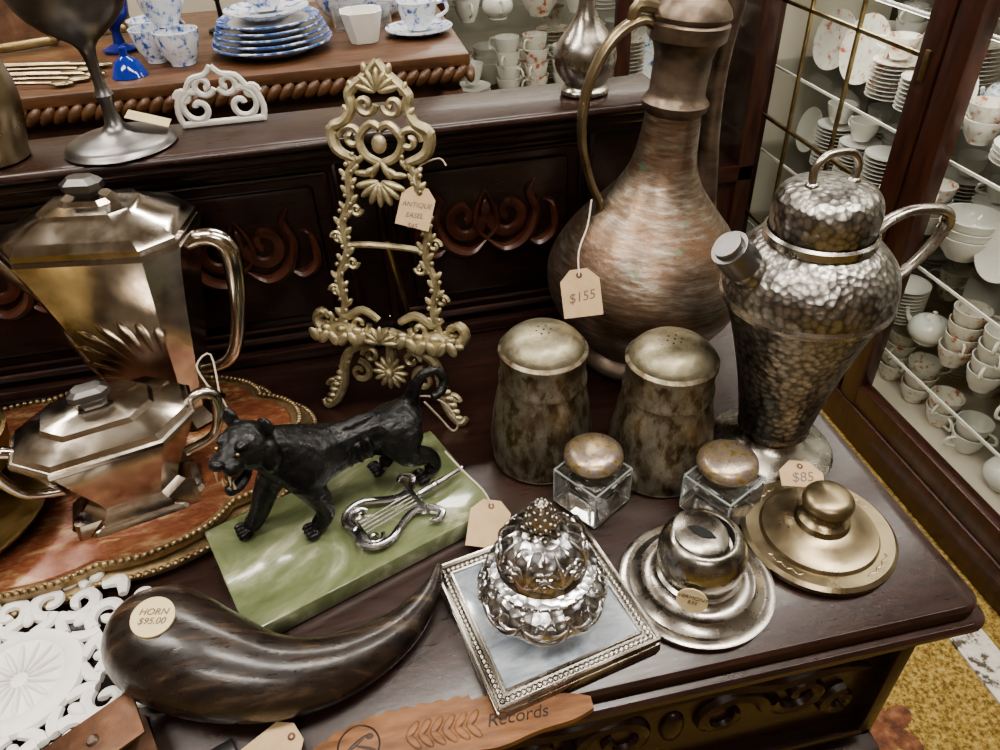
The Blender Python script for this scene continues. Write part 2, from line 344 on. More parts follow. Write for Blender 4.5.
# ------------------------------------------------------------------ hammered pitcher
p=G('hammered_silver_pitcher',(.367,.498,0.0005))
mk('foot',[lathe([(0,0),(.062,0),(.064,.004),(.060,.009),(.050,.012),(.046,.016),(.035,.020),(.030,.028),(.033,.036)],56)],SILVERT,p)
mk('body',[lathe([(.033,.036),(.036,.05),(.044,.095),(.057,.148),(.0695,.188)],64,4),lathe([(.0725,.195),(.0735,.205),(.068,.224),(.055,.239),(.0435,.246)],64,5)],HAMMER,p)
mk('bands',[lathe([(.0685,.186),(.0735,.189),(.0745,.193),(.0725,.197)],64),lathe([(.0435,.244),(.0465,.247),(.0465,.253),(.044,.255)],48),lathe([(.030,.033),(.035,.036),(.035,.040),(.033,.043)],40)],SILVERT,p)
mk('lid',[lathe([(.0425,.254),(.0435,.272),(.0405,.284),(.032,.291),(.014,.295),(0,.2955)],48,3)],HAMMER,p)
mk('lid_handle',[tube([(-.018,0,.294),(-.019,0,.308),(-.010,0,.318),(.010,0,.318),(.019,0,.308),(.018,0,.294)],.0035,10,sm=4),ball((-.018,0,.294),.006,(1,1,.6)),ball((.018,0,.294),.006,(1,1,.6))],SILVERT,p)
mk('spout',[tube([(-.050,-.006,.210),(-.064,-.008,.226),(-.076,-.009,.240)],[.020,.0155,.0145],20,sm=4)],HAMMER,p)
mk('spout_cap',[tube([(-.072,-.009,.236),(-.088,-.011,.255)],[.0165,.016],20),tube([(-.086,-.011,.253),(-.091,-.0115,.259)],[.013,.012],20)],PEWTER,p)
mk('handle',[tube([(.048,0,.236),(.062,0,.252),(.086,0,.259),(.115,0,.254),(.122,0,.241),(.112,0,.219),(.094,0,.198),(.068,0,.182)],[.006,.006,.006,.0065,.0065,.006,.0055,.0055],12,.7,sm=5)],SILVERT,p)

# ------------------------------------------------------------------ shakers
def shaker(x,y,rz,ry=0):
    g=G('copper_sugar_shaker',(x,y,0.0015),0,ry=ry); g.scale=(1,1,.94)
    mk('body',[lathe([(0,0),(.046,0),(.050,.004),(.052,.018),(.0515,.04),(.047,.075),(.0425,.098),(.0405,.105)],56,4)],SHAKE,g).rotation_euler=(0,0,rad(rz))
    mk('collar',[lathe([(.0405,.104),(.0435,.106),(.0435,.110),(.0415,.113),(.0415,.136),(.0432,.139),(.0432,.143),(.040,.146)],56)],SHAKE,g)
    mk('dome',[lathe([(.040,.145),(.0365,.152),(.027,.160),(.014,.164),(0,.165)],48,3)],SHAKET,g)
    hs=[]
    for ring,n in ((0,1),(.007,6),(.014,11),(.021,16)):
        for k in range(n):
            a=2*pi*k/n; x_,y_=ring*cos(a),ring*sin(a); zz=.165-ring**2*8.2
            hs.append(ball((x_,y_,zz),.0012,(1,1,.6),6,4))
    mk('holes',hs,DARK,g)
shaker(.137,.553,0,1.5); shaker(.249,.507,40,1)

# ------------------------------------------------------------------ glass inkwells
def inkwell(x,y,rz):
    g=G('glass_inkwell',(x,y,0.0005),rz)
    bm=bmesh.new(); bmesh.ops.create_cube(bm,size=1)
    for v in bm.verts: v.co=Vector((v.co.x*.056,v.co.y*.056,.023+v.co.z*.046))
    bmesh.ops.bevel(bm,geom=bm.edges[:],offset=.005,segments=1,affect='EDGES')
    mk('block',[bmout(bm)],GLASS,g,flat=True)
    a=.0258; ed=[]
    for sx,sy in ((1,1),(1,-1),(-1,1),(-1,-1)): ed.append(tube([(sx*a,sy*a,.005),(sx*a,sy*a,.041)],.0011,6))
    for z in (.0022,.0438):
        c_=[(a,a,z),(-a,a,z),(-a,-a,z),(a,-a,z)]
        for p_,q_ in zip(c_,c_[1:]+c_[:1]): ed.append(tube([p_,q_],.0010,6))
    mk('edge_glints',ed,GLINT,g)  # thin pale tubes added to imitate light caught along the cube edges
    mk('well',[lathe([(0,.012),(.012,.013),(.015,.02),(.015,.04)],28)],PANE,g)
    mk('collar',[lathe([(0,.047),(.019,.047),(.020,.05),(.020,.055),(.023,.058),(0,.058)],36)],BRASS,g)
    mk('lid',[lathe([(0,.058),(.0265,.058),(.028,.061),(.027,.066),(.021,.071),(.010,.0735),(0,.074)],40)],ENAM,g)
    mk('hinge',[tube([(-.008,.027,.059),(.008,.027,.059)],.004,10)],BRASS,g)
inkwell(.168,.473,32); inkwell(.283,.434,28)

# ------------------------------------------------------------------ square marble stand with silver jar
g=G('silver_repousse_inkstand',(.089,.359,0.0005),11.5)
hs=.0715
mk('plinth',[box(-hs,hs,-hs,hs,0,.013,.003),box(-hs+.002,hs-.002,-hs+.002,hs-.002,.012,.017,.002)],SILVERT,g)
mk('marble_top',[box(-hs+.013,hs-.013,-hs+.013,hs-.013,.012,.0185,.001)],MARBLE,g)
bd=[]
for i in range(30):
    t=-hs+.007+(2*hs-.014)*i/29
    for s in (-1,1):
        bd.append(ball((t,s*(hs-.007),.018),.0026,(1,1,.7),7,5)); bd.append(ball((s*(hs-.007),t,.018),.0026,(1,1,.7),7,5))
for s in (-1,1):
    for o in (.0015,.0125):
        bd.append(box(-hs+o,hs-o,s*(hs-o)-.0009,s*(hs-o)+.0009,.016,.0205)); bd.append(box(s*(hs-o)-.0009,s*(hs-o)+.0009,-hs+o,hs-o,.016,.0205))
mk('beaded_border',bd,SILVERT,g)
Z=.0185
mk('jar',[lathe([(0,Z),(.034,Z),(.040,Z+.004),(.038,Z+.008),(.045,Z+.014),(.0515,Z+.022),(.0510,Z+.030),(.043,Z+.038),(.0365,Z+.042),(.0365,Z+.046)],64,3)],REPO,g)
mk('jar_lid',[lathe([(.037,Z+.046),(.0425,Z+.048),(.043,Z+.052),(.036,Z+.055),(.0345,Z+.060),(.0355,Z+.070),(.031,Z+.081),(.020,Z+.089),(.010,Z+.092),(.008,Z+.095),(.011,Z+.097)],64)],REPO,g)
rp=[]
def onprof(prof,z):
    for (r0,z0),(r1,z1) in zip(prof,prof[1:]):
        if z0<=z<=z1: return r0+(r1-r0)*(z-z0)/(z1-z0)
    return prof[-1][0]
JP=[(.040,.004),(.038,.008),(.045,.014),(.0515,.022),(.0510,.030),(.043,.038),(.0365,.042)]
LP=[(.0345,.060),(.0355,.070),(.031,.081),(.020,.089),(.010,.092)]
def relief(prof,pts,rr,n,off=0):
    for k in range(n):
        path=[]
        for a,z in pts:
            A=rad(a+k*360/n+off); r_=onprof(prof,z)+.0003; path.append((r_*cos(A),r_*sin(A),Z+z))
        rp.append(tube(path,[q*.72 for q in rr],7,1,3))
n=8
relief(JP,[(0,.034),(7,.026),(16,.021),(22.5,.0195),(29,.021),(38,.026),(45,.034)],[.0014,.0022,.0028,.003,.0028,.0022,.0014],n)
relief(JP,[(0,.030),(7,.0225),(16,.0175),(22.5,.0155),(29,.0175),(38,.0225),(45,.030)],[.001,.0014,.0018,.002,.0018,.0014,.001],n)
relief(JP,[(4,.031),(12,.0285),(20,.030),(22,.034),(16,.0355),(13,.032)],[.0012,.0018,.002,.0018,.0014,.001],n)
relief(JP,[(41,.031),(33,.0285),(25,.030),(23,.034),(29,.0355),(32,.032)],[.0012,.0018,.002,.0018,.0014,.001],n)
relief(JP,[(0,.010),(0,.014),(0,.018)],[.0012,.003,.0012],n*3)
relief(LP,[(0,.062),(8,.066),(16,.072),(22.5,.074),(29,.072),(37,.066),(45,.062)],[.001,.002,.0026,.003,.0026,.002,.001],n)
relief(LP,[(5,.074),(12,.079),(20,.078),(18,.0745),(12,.0745)],[.001,.0018,.002,.0016,.001],n)
relief(LP,[(40,.074),(33,.079),(25,.078),(27,.0745),(33,.0745)],[.001,.0018,.002,.0016,.001],n)
relief(LP,[(0,.066),(2,.074),(0,.081),(0,.0875)],[.0018,.0028,.0024,.001],n)
relief(LP,[(22.5,.082),(22.5,.085),(22.5,.089)],[.001,.0026,.0008],n)
for k in range(n):
    rp.append(xf(ball((0,0,0),.0034,(.55,1,1)),R('Z',k*45+22.5)@T(.0350,0,Z+.066)))
    rp.append(xf(ball((0,0,0),.0034,(.6,1,1)),R('Z',k*45)@T(.0455,0,Z+.0355)))
for k in range(40): rp.append(xf(ball((0,0,0),.0017,(1,1,1),6,5),R('Z',k*9)@T(.0428,0,Z+.050)))
for k in range(28): rp.append(xf(ball((0,0,0),.0022,(1,1,1),6,5),R('Z',k*360/28)@T(.0395,0,Z+.006)))
mk('repousse_relief',rp,CHROME,g)
fi=[lathe([(.009,Z+.096),(.0115,Z+.101),(.0115,Z+.109),(.007,Z+.119),(0,Z+.125)],20,3)]
for j in range(6):
    for k in range(9):
        zz=Z+.099+j*.0042; rr=(.0108,.0118,.0114,.0096,.0072,.0042)[j]
        fi.append(xf(ball((0,0,0),.0022,(1,1,1.2),6,5),R('Z',k*40+j*20)@T(rr,0,zz)))
for k in range(7): fi.append(xf(ball((0,0,0),.0050,(1,.5,.5)),R('Z',k*51)@T(.012,0,Z+.093)@R('Y',-25)))
mk('pineapple_finial',fi,SILVERT,g)

# ------------------------------------------------------------------ silver round inkwell
g=G('silver_round_inkwell',(.226,.357,0.0005))
mk('saucer',[lathe([(0,0),(.060,0),(.0655,.004),(.066,.007),(.061,.009),(.057,.008),(.050,.012),(.048,.015),(.044,.014),(.036,.017),(.033,.022)],64)],SILVERT,g)
mk('vessel',[lathe([(.028,.018),(.033,.026),(.036,.038),(.0365,.050),(.034,.060),(.029,.067),(.0245,.069),(.0235,.067),(.023,.058),(0,.055)],56,3)],SILVERT,g)
mk('vessel_foot_ring',[lathe([(.028,.022),(.035,.020),(.036,.024),(.031,.027)],48)],SILVERT,g)
mk('hinged_flap',[xf(lathe([(0,0),(.022,0),(.0235,.001),(.022,.002),(.010,.0035),(0,.004)],40),T(-.003,.002,.068)@R('Y',9)@R('X',6))],SILVERT,g)
so=[(x*.012,y*.0055) for x,y in ((-1,0),(-.6,.8),(0,1),(.6,.7),(1,.1),(.5,-.5),(0,-.9),(-.6,-.6))]
mk('dark_opening',[xf(slab(so,.0028,.0043),T(-.004,0,.068)@R('Y',9)@R('X',6)@R('Z',-35))],DARK,g)
ti=xf(lathe([(0,.0012),(.0125,.0012),(.0125,0),(0,0)],28),T(-.022,-.0345,.034)@R('Z',-32)@R('X',82))
mk('round_sticker',[ti],STICK,g,flat=True)
label('VERMONT\n$35',.0052,g,(-.0229,-.0362,.036),(rad(82),0,rad(-32)))
# ------------------------------------------------------------------ brass inkwell
g=G('brass_capstan_inkwell',(.354,.380,0.0005))
mk('dish',[lathe([(0,0),(.062,0),(.067,.004),(.0675,.009),(.064,.012),(.052,.0115),(.050,.015),(.038,.018),(.033,.022),(.024,.025),(.0225,.031)],64)],BRASSD,g)
dt=[]
for k in range(4):
    for j in range(-3,4):
        dt.append(xf(ball((0,0,0),.0032,(1,.4,.18),8,5),R('Z',k*90+j*5+30)@T(.0575,0,.0117)@R('Z',90+(35 if j%2 else -35))))
mk('engraved_leaves',dt,BRASSD,g)
mk('cap',[lathe([(.0215,.026),(.0225,.031),(.0175,.035),(.0165,.040),(.0205,.044),(.022,.050),(.019,.056),(.010,.059),(0,.060)],48,2)],BRASSD,g)
tag(g,(.362,.432,.030),(16,6,-14),.042,.028,'$85')

# ------------------------------------------------------------------ brass easel
yaw=-26
e=G('brass_display_easel',(-.010,.650,0.001),yaw); e.scale=(1.0,1,.965)
TL=R('X',-13)
ob=[]
def tz(pts,r,seg=7,sm=4,flat=1): return xf(tube(XZ(pts),r,seg,flat,sm),TL)
for s in (-1,1):
    rail=[(s*.060,.100),(s*.050,.135),(s*.054,.165),(s*.043,.195),(s*.046,.225),(s*.036,.25),(s*.036,.275),(s*.026,.292)]
    ob.append(tz(rail,[.0042]*8))
    cpts=cr([(a,0,b) for a,b in rail],3)
    for i,pp in enumerate(cpts):
        sd=1 if i%2 else -1
        ob.append(xf(ball((0,0,0),.0066,(.5,.45,1.15),8,6),TL@T(pp.x+sd*.0045,-.001,pp.z)@R('Y',sd*40)))
        ob.append(xf(ball((pp.x-sd*.004,-.002,pp.z+.004),.0028,(1,1,1),6,5),TL))
    for (cx,cz,a0) in ((.060,.148,0),(.038,.182,180),(.053,.208,0),(.030,.240,180)):
        ob.append(tz([(s*a,b_) for a,b_ in spiral(cx,cz,.007,.0015,a0,a0+430,16)],.0024,6,0))
    ob.append(tz([(s*.020,.088),(s*.045,.080),(s*.056,.060),(s*.058,.035),(s*.068,.014),(s*.080,.004),(s*.086,.010)],[.004,.006,.006,.005,.0055,.006,.003],8))
    for q in range(9):
        ob.append(xf(ball((s*(.050+.0034*q),-.002,.072-.0078*q),.0048,(1.3,.8,.8),7,5),TL))
    ob.append(tz([(s*a,b_) for a,b_ in spiral(.038,.052,.014,.002,90,520,20)],[.004]*10+[.003]*11,6,0))
    ob.append(tz([(s*a,b_) for a,b_ in spiral(.024,.074,.010,.002,0,400,16)],.0032,6,0))
    ob.append(tz([(s*a,b_) for a,b_ in spiral(.070,.030,.009,.002,0,420,16)],.0028,6,0))
    ob.append(tz([(0,.104),(s*.03,.098),(s*.055,.106),(s*.075,.100),(s*.085,.112),(s*.078,.122),(s*.070,.115)],[.007,.007,.0075,.007,.006,.005,.003],8))
    ob.append(tz([(s*.012,.118),(s*.030,.128),(s*.048,.119),(s*.060,.126)],[.004,.005,.005,.003],7))
    ob.append(tz([(s*a,b_) for a,b_ in spiral(.034,.112,.011,.002,180,560,16)],.0034,6,0))
    for q in range(9):
        ob.append(xf(ball((s*(.008+.009*q),-.008,.100+(q%2)*.006),.005,(1.3,.8,.9),7,5),TL))
    ob.append(tz([(s*a,b_) for a,b_ in spiral(.072,.112,.012,.002,-90,340,16)],.0035,6,0))
    ob.append(tz([(s*.026,.290),(s*.046,.300),(s*.050,.320),(s*.036,.328),(s*.028,.342),(s*.030,.354),(s*.020,.364),(s*.008,.374),(0,.384)],[.004,.006,.006,.0055,.0055,.0055,.005,.005,.004],8))
    ob.append(tz([(s*a,b_) for a,b_ in spiral(.030,.312,.013,.002,0,450,18)],.0035,6,0))
    ob.append(tz([(s*a,b_) for a,b_ in spiral(.014,.344,.011,.002,180,600,18)],.0034,6,0))
    ob.append(tz([(0,.288),(s*.016,.296),(s*.022,.312),(s*.010,.326),(0,.322)],[.0045]*5,7))
    for q in range(3):
        ob.append(xf(ball((0,0,0),.010,(.38,.35,1)),TL@T(s*(.006+.006*q),-.003,.282-.002*q)@R('Y',s*(150-30*q))))
    for q,(x_,z_) in enumerate(((.047,.302),(.050,.318),(.032,.338),(.026,.360),(.012,.376))):
        ob.append(xf(ball((0,0,0),.007,(.5,.4,1)),TL@T(s*x_,-.002,z_)@R('Y',s*(70-15*q))))
for q in range(7):
    a=-75+25*q
    ob.append(xf(ball((0,0,.012),.011,(.32,.35,1)),TL@T(0,-.003,.356)@R('Y',a)))
    ob.append(xf(ball((0,0,.014),.013,(.32,.35,1)),TL@T(0,-.006,.272)@R('Y',180+a)))
for q in range(12):
    ob.append(xf(ball((0,0,.011),.010,(.35,.4,1)),TL@T(0,-.004,.058)@R('Y',q*30)))
ob.append(xf(ball((0,-.006,.058),.006),TL)); ob.append(xf(ball((0,-.004,.308),.008,(1,.6,1.2)),TL))
ob.append(tz([(0,.066),(0,.10)],[.006,.006],8,0)); 
ob.append(tz([(-.045,.2),(-.02,.203),(.02,.203),(.045,.2)],.0036,8))
mk('filigree_frame',ob,EASELM,e)
mk('shelf_ledge',[xf(box(-.07,.07,-.024,.004,.100,.104,.001),TL)],EASELM,e)
lf=[]
for q in range(15):
    x_=-.077+.011*q; lf.append(xf(ball((0,0,0),.009,(.6,.3,1)),TL@T(x_,-.024,.104+.003*cos(x_*60))@R('Y',30 if q%2 else -30)))
for q in range(7): lf.append(xf(ball((0,0,.009),.010,(.35,.35,1)),TL@T(0,-.027,.104)@R('Y',-90+30*q)))
mk('leaf_front',lf,EASELM,e)
mk('back_leg',[tube([tuple(TL@Vector((0,.004,.205))),(0,.10,.002)],.0035,8),tube([(0,.03,.12),(0,.085,.04)],.0008,5)],BRASS,e)
tg=tag(e,(.045,.678,.236),(60,14,-20),.034,.040,'ANTIQUE|EASEL|$45',ts=.2)
mk('string',[tube([(0,.016,0),(-.008,.026,.004),(-.004,.04,.004),(.012,.05,.006),(.02,.045,.006)],.0009,5,sm=3)],STRING,tg)

# ------------------------------------------------------------------ onyx base with tiger
g=G('green_onyx_base',(-.063,.488,0.0005),21)
mk('slab',[box(-.121,.121,-.066,.066,0,.021,.0025)],ONYX,g)
OX=g
TC=Vector((-.067,.512,.0215)); ex=Vector((-.93,-.36,0)).normalized(); en=Vector((.36,-.93,0)).normalized()
tg=bpy.data.objects.new('bronze_tiger_figurine',None); COL.objects.link(tg)
MT=Matrix.Identity(4); MT.col[0][:3]=ex; MT.col[1][:3]=en*-1; MT.col[2][:3]=(0,0,1); MT.translation=TC; tg.matrix_world=MT
def chain(vs,es,pts,parent=None):
    prev=parent
    for q in pts:
        vs.append(q); i=len(vs)-1
        if prev is not None: es.append((prev,i))
        prev=i
    return prev
vs=[];es=[]
chain(vs,es,[(-.062,0,.072,.0240),(-.040,0,.073,.0215),(-.014,0,.069,.0230),(.014,0,.072,.0285),(.036,0,.081,.0290),(.052,-.003,.098,.0245),(.066,-.007,.113,.0190)],None)
chain(vs,es,[(.036,-.018,.062,.0180),(.028,-.020,.043,.0135),(.024,-.021,.020,.0100),(.031,-.021,.0095,.0095),(.040,-.022,.0075,.008)],4)
chain(vs,es,[(.044,.014,.062,.0165),(.062,.015,.046,.0135),(.074,.015,.022,.0100),(.083,.015,.0095,.0095),(.092,.015,.0075,.008)],4)
chain(vs,es,[(-.064,-.015,.060,.0215),(-.058,-.019,.042,.0165),(-.086,-.019,.028,.0092),(-.090,-.019,.011,.0085),(-.078,-.019,.0075,.0085)],0)
chain(vs,es,[(-.058,.015,.060,.018),(-.036,.017,.042,.014),(-.056,.017,.026,.0092),(-.058,.017,.011,.0085),(-.046,.017,.0075,.0085)],0)
chain(vs,es,[(-.081,0,.084,.0095),(-.087,-.002,.102,.0064),(-.096,-.004,.114,.0055),(-.108,-.008,.116,.0052),(-.114,-.012,.104,.0052),(-.106,-.016,.094,.0052),(-.095,-.017,.094,.0042)],0)
me=bpy.data.meshes.new('skin_base'); me.from_pydata([v[:3] for v in vs],es,[]); me.update()
o=bpy.data.objects.new('skin_base',me); COL.objects.link(o)
md=o.modifiers.new('skin','SKIN'); md.use_smooth_shade=True
for i,v in enumerate(vs): me.skin_vertices[0].data[i].radius=(v[3]*.92,v[3])
me.skin_vertices[0].data[0].use_root=True
sb=o.modifiers.new('sub','SUBSURF'); sb.levels=2; sb.render_levels=2
bpy.context.view_layer.update()
ev=o.evaluated_get(bpy.context.evaluated_depsgraph_get()); em=ev.to_mesh()
base=([tuple(v.co) for v in em.vertices],[tuple(p_.vertices) for p_ in em.polygons]); ev.to_mesh_clear()
bpy.data.objects.remove(o); bpy.data.meshes.remove(me)
ep=[base]
HD=T(.070,-.009,.119)@R('Z',-34)@R('Y',-6)@Matrix.Scale(1.5,4)
def hb(c,r,s=(1,1,1),m=None): ep.append(xf(ball((0,0,0),r,s,16,12),HD@T(*c)@(m or Matrix.Identity(4))))
hb((0,0,0),.0148,(1.0,1,.92))                 # skull
hb((.010,0,.002),.0090,(1.2,.8,.75))           # muzzle bridge
for s in (-1,1):
    hb((-.004,s*.0118,.0128),.0056,(.5,1,1.15),R('X',-s*28))    # round ears
    hb((.0165,s*.0046,-.001),.0060,(1.05,.9,.85))             # whisker pads
    hb((-.003,s*.0125,-.006),.0095,(.75,.6,1.15))                # cheek ruff
    hb((.008,s*.0064,.0085),.0044,(1.3,.8,.55))                 # brow
    hb((-.006,s*.0085,-.012),.0090,(.55,.6,1.1))                # jaw hinge
hb((.0225,0,.003),.0034,(1,1.3,.8))           # nose
hb((.0105,0,-.0168),.0066,(1.5,.85,.5),R('Y',22))  # lower jaw
hb((.0175,0,-.0182),.0038,(.9,1,.9))           # chin
for (x,y) in ((.040,-.022),(.092,.015),(-.076,-.019),(-.044,.017)):
    for k in range(4): ep.append(ball((x+.003,y+(k-1.5)*.0050,.0050),.0044,(1.5,.66,1),10,8))
ep.append(ball((.036,-.017,.074),.019,(.95,.6,1.3))); ep.append(ball((.040,.014,.072),.018,(.95,.6,1.3)))
ep.append(ball((-.062,-.014,.060),.0215,(1.05,.6,1.15))); ep.append(ball((-.060,.014,.060),.020,(1.05,.6,1.1)))
ep.append(ball((-.012,-.001,.090),.007,(5,1,.6)))
for q in range(5): ep.append(ball((.012-.010*q,-.0188,.068),.010,(.36,.40,1.2)))
for q in range(4): ep.append(ball((.030-.004*q,-.014,.030+.010*q),.008,(.8,.7,1.4)))
bo=mk('body',ep,BRONZE,tg)
rm=bo.modifiers.new('fuse','REMESH'); rm.mode='VOXEL'; rm.voxel_size=.0012; rm.use_smooth_shade=True
sm_=bo.modifiers.new('soften','SMOOTH'); sm_.factor=.5; sm_.iterations=3
tx=bpy.data.textures.new('fur','CLOUDS'); tx.noise_scale=.006
dp=bo.modifiers.new('chased_fur','DISPLACE'); dp.texture=tx; dp.strength=.0010; dp.mid_level=.5
mk('mouth',[xf(ball((0,0,0),.0052,(1.3,.85,.6)),HD@T(.0125,0,-.0090)@R('Y',10))],RUST,tg)
mk('fangs',[xf(tube([(.0205,s*.0045,-.0045),(.0212,s*.0045,-.0110)],[.0010,.0002],6),HD) for s in (-1,1)]+[xf(tube([(.0180,s*.0036,-.0155),(.0185,s*.0036,-.0105)],[.0009,.0002],6),HD) for s in (-1,1)],STICK,tg)
mk('eyes',[xf(ball((.0140,s*.0070,.0055),.0013),HD) for s in (-1,1)],BRASS,tg)
mk('string_loop',[xf(tube([(.018,.545,.108),(.030,.548,.102),(.044,.550,.085),(.052,.553,.058),(.046,.554,.05),(.034,.550,.075),(.022,.545,.1)],.0011,5,sm=4),MT.inverted())],STRING,tg)
# lyre pen rest
l=G('silver_lyre_pen_rest',(-.012,.486,.0225),24)
ly=[]
for s in (-1,1):
    ly.append(tube(XY([(-.050,s*.003),(-.054,s*.014),(-.046,s*.026),(-.030,s*.028),(-.014,s*.019),(.002,s*.012),(.016,s*.016),(.024,s*.027),(.017,s*.035),(.009,s*.030)],.006),[.003,.004,.0045,.0045,.004,.004,.004,.004,.003,.002],8,.6,sm=4))
    ly.append(tube(XY(spiral(-.040,s*.016,.008,.001,0,400*s,16),.005),.0022,6,.7))
for q in (-1.5,-.5,.5,1.5): ly.append(tube([(-.044,q*.0045,.006),(.016,q*.0045,.009)],.0008,5))
ly.append(tube([(.012,-.024,.009),(.012,.024,.009)],.0028,8)); ly.append(box(-.056,-.044,-.020,.020,.0,.006,.0015))
ly.append(tube([(.016,0,.010),(.045,.0,.012),(.066,.002,.012)],[.0035,.003,.0024],8)); ly.append(ball((.034,0,.011),.0045)); ly.append(ball((.066,.002,.012),.0035))
mk('lyre_frame',ly,CHROME,l)
tg2=tag(OX,(.062,.452,.020),(26,6,-18),.038,.045,'')
mk('string',[tube([(0,.018,.001),(-.01,.03,.005),(-.03,.045,.006),(-.05,.06,.014)],.0009,5,sm=3)],STRING,tg2)

# ------------------------------------------------------------------ scalloped tray
def scal(rx,ry,z,n=10,amp=.045,seg=160,k=1.0):
    out=[]
    for i in range(seg):
        a=2*pi*i/seg; q=1-amp*(1-abs(sin(n*a/2+.6)))**1.3*1.5
        out.append((rx*q*cos(a)*k,ry*q*sin(a)*k,z))
    return out
t=G('scalloped_lacquer_tray',(-.340,.615,0.0005),4)
mk('lower_tray',[loft([scal(.232,.147,.0),scal(.245,.155,.004),scal(.248,.157,.010),scal(.238,.151,.012)])],TRAYR,t)
mk('upper_body',[loft([scal(.222,.140,.012),scal(.232,.147,.016),scal(.234,.148,.024)])],TRAYR,t)
mk('surface',[loft([scal(.226,.142,.022),scal(.222,.139,.0262)])],TRAYM,t)
gr=[]
for q in scal(.233,.147,.026,seg=220): gr.append(ball(q,.0034,(1,1,.9),6,5))
for q in scal(.247,.156,.011,seg=240): gr.append(ball(q,.0033,(1,1,.8),6,5))
mk('gallery_beading',gr,TRAYR,t)

# ------------------------------------------------------------------ silver coffee pot
def bent(w,d,zs,c=.3): return [crect(a*w,a*d,a*min(w,d)*c,z) for a,z in zs]
c=G('silver_coffee_pot',(-.247,.688,.0272),-10)
PR=[(.60,0),(.64,.004),(.56,.012),(.50,.02),(.54,.04),(.66,.09),(.80,.15),(.93,.198),(.985,.212),(1.0,.216),(.98,.220)]
mk('body',[loft(bent(.165,.115,PR,.22))],SILVER,c,ang=25)
def pa(z):
    for (a,z0),(b_,z1) in zip(PR[3:],PR[4:]):
        if z0<=z<=z1: return a+(b_-a)*(z-z0)/(z1-z0)
    return .50
fl=[]
for k in range(8):
    a=rad(-76+12*k); L0=.112-.006*k
    pts=[];ww=[]
    for j in range(10):
        d=.008+L0*j/9; x_=.030+d*sin(a); z_=.066+d*cos(a)
        A_=pa(z_); lim=A_*(.0825-.025); y_=-.0575*A_+.0016
        if x_<-lim: x_=max(x_,-lim-.022); y_+=(-lim-x_)*.98
        pts.append((x_,y_,z_)); ww.append(.0012+.0072*(j/9) if j<8 else (.0066 if j==8 else .0032))
    fl.append(tube(pts,ww,12,.38,sm=2,up=(0,1,0)))
mk('fan_flutes',fl,SILVER,c)
mk('lid',[loft(bent(.160,.110,[(1,.220),(1.0,.226),(.9,.234),(.55,.245),(.5,.249),(.3,.252),(.25,.256)],.22))],SILVER,c,ang=25)
mk('finial',[loft(bent(.036,.022,[(.5,.254),(.6,.258),(1,.263),(1,.269),(.6,.274)]))],PEWTER,c,ang=25)
mk('handle',[tube([(.070,0,.203),(.090,0,.209),(.106,0,.206),(.113,0,.190),(.106,0,.14),(.092,0,.09),(.076,0,.066),(.048,0,.056)],[.0085,.0085,.0095,.010,.0085,.0075,.007,.006],10,1.0,sm=4)],SILVER,c)
mk('spout',[tube([(-.064,0,.15),(-.09,0,.178),(-.11,0,.203),(-.13,0,.215)],[.014,.013,.011,.009],12,sm=4)],SILVER,c)
# ------------------------------------------------------------------ silver sugar bowl
c=G('silver_sugar_bowl',(-.264,.562,.0272),14); c.scale=(.93,.93,.97)
mk('body',[loft(bent(.158,.106,[(.70,.006),(.66,.012),(.55,.02),(.62,.034),(.82,.062),(.98,.088),(1.0,.093)]))],SILVER,c,ang=25)
ft=[]
for sx in (-1,1):
    for sy in (-1,1):
        ft.append(loft([crect(.012,.012,.003,0,sx*.053,sy*.032),crect(.03,.02,.005,.014,sx*.043,sy*.024)]))
ft.append(loft([crect(.13,.082,.022,0),crect(.125,.078,.022,.004),crect(.10,.066,.02,.009)]))
mk('feet',ft,SILVER,c,ang=25)
mk('rim',[loft(bent(.160,.108,[(1,.091),(1.03,.093),(1.03,.097),(1,.099)]))],SILVER,c,ang=25)
mk('lid',[loft(bent(.158,.106,[(1,.098),(.95,.104),(.64,.113),(.60,.118),(.32,.122),(.28,.123)]))],SILVER,c,ang=25)
mk('lid_handle',[loft(bent(.036,.020,[(.7,.122),(.7,.127),(1,.131),(1,.137),(.7,.141)]))],PEWTER,c,ang=25)
mk('handles',[tube([(s*.074,0,.090),(s*.090,0,.099),(s*.103,0,.092),(s*.101,0,.07),(s*.088,0,.045),(s*.058,0,.036)],[.006,.006,.0065,.006,.005,.005],10,sm=4) for s in (-1,1)],SILVER,c)
mk('tag_string',[tube([(.10,.008,.10),(.108,.0,.09),(.112,-.006,.07),(.118,.004,.05),(.13,.01,.03),(.138,-.002,.010)],.001,5,sm=4),tube([(.10,.008,.10),(.096,.02,.118),(.112,.026,.122),(.108,.0,.09)],.001,5,sm=4)],STRING,c)
c=G('brass_platter',(-.43,.56,.0272),0)
mk('dish',[lathe([(0,0),(.05,0),(.052,.006),(.075,.012),(.088,.018),(.09,.022),(.074,.017),(.05,.012),(0,.011)],56)],BRASS,c)
c=G('brass_basket',(-.430,.60,.052),0)
mk('bowl',[lathe([(0,0),(.035,0),(.05,.012),(.058,.03),(.062,.05),(.058,.05),(.052,.03),(.04,.014),(0,.008)],40)],BRASS,c)

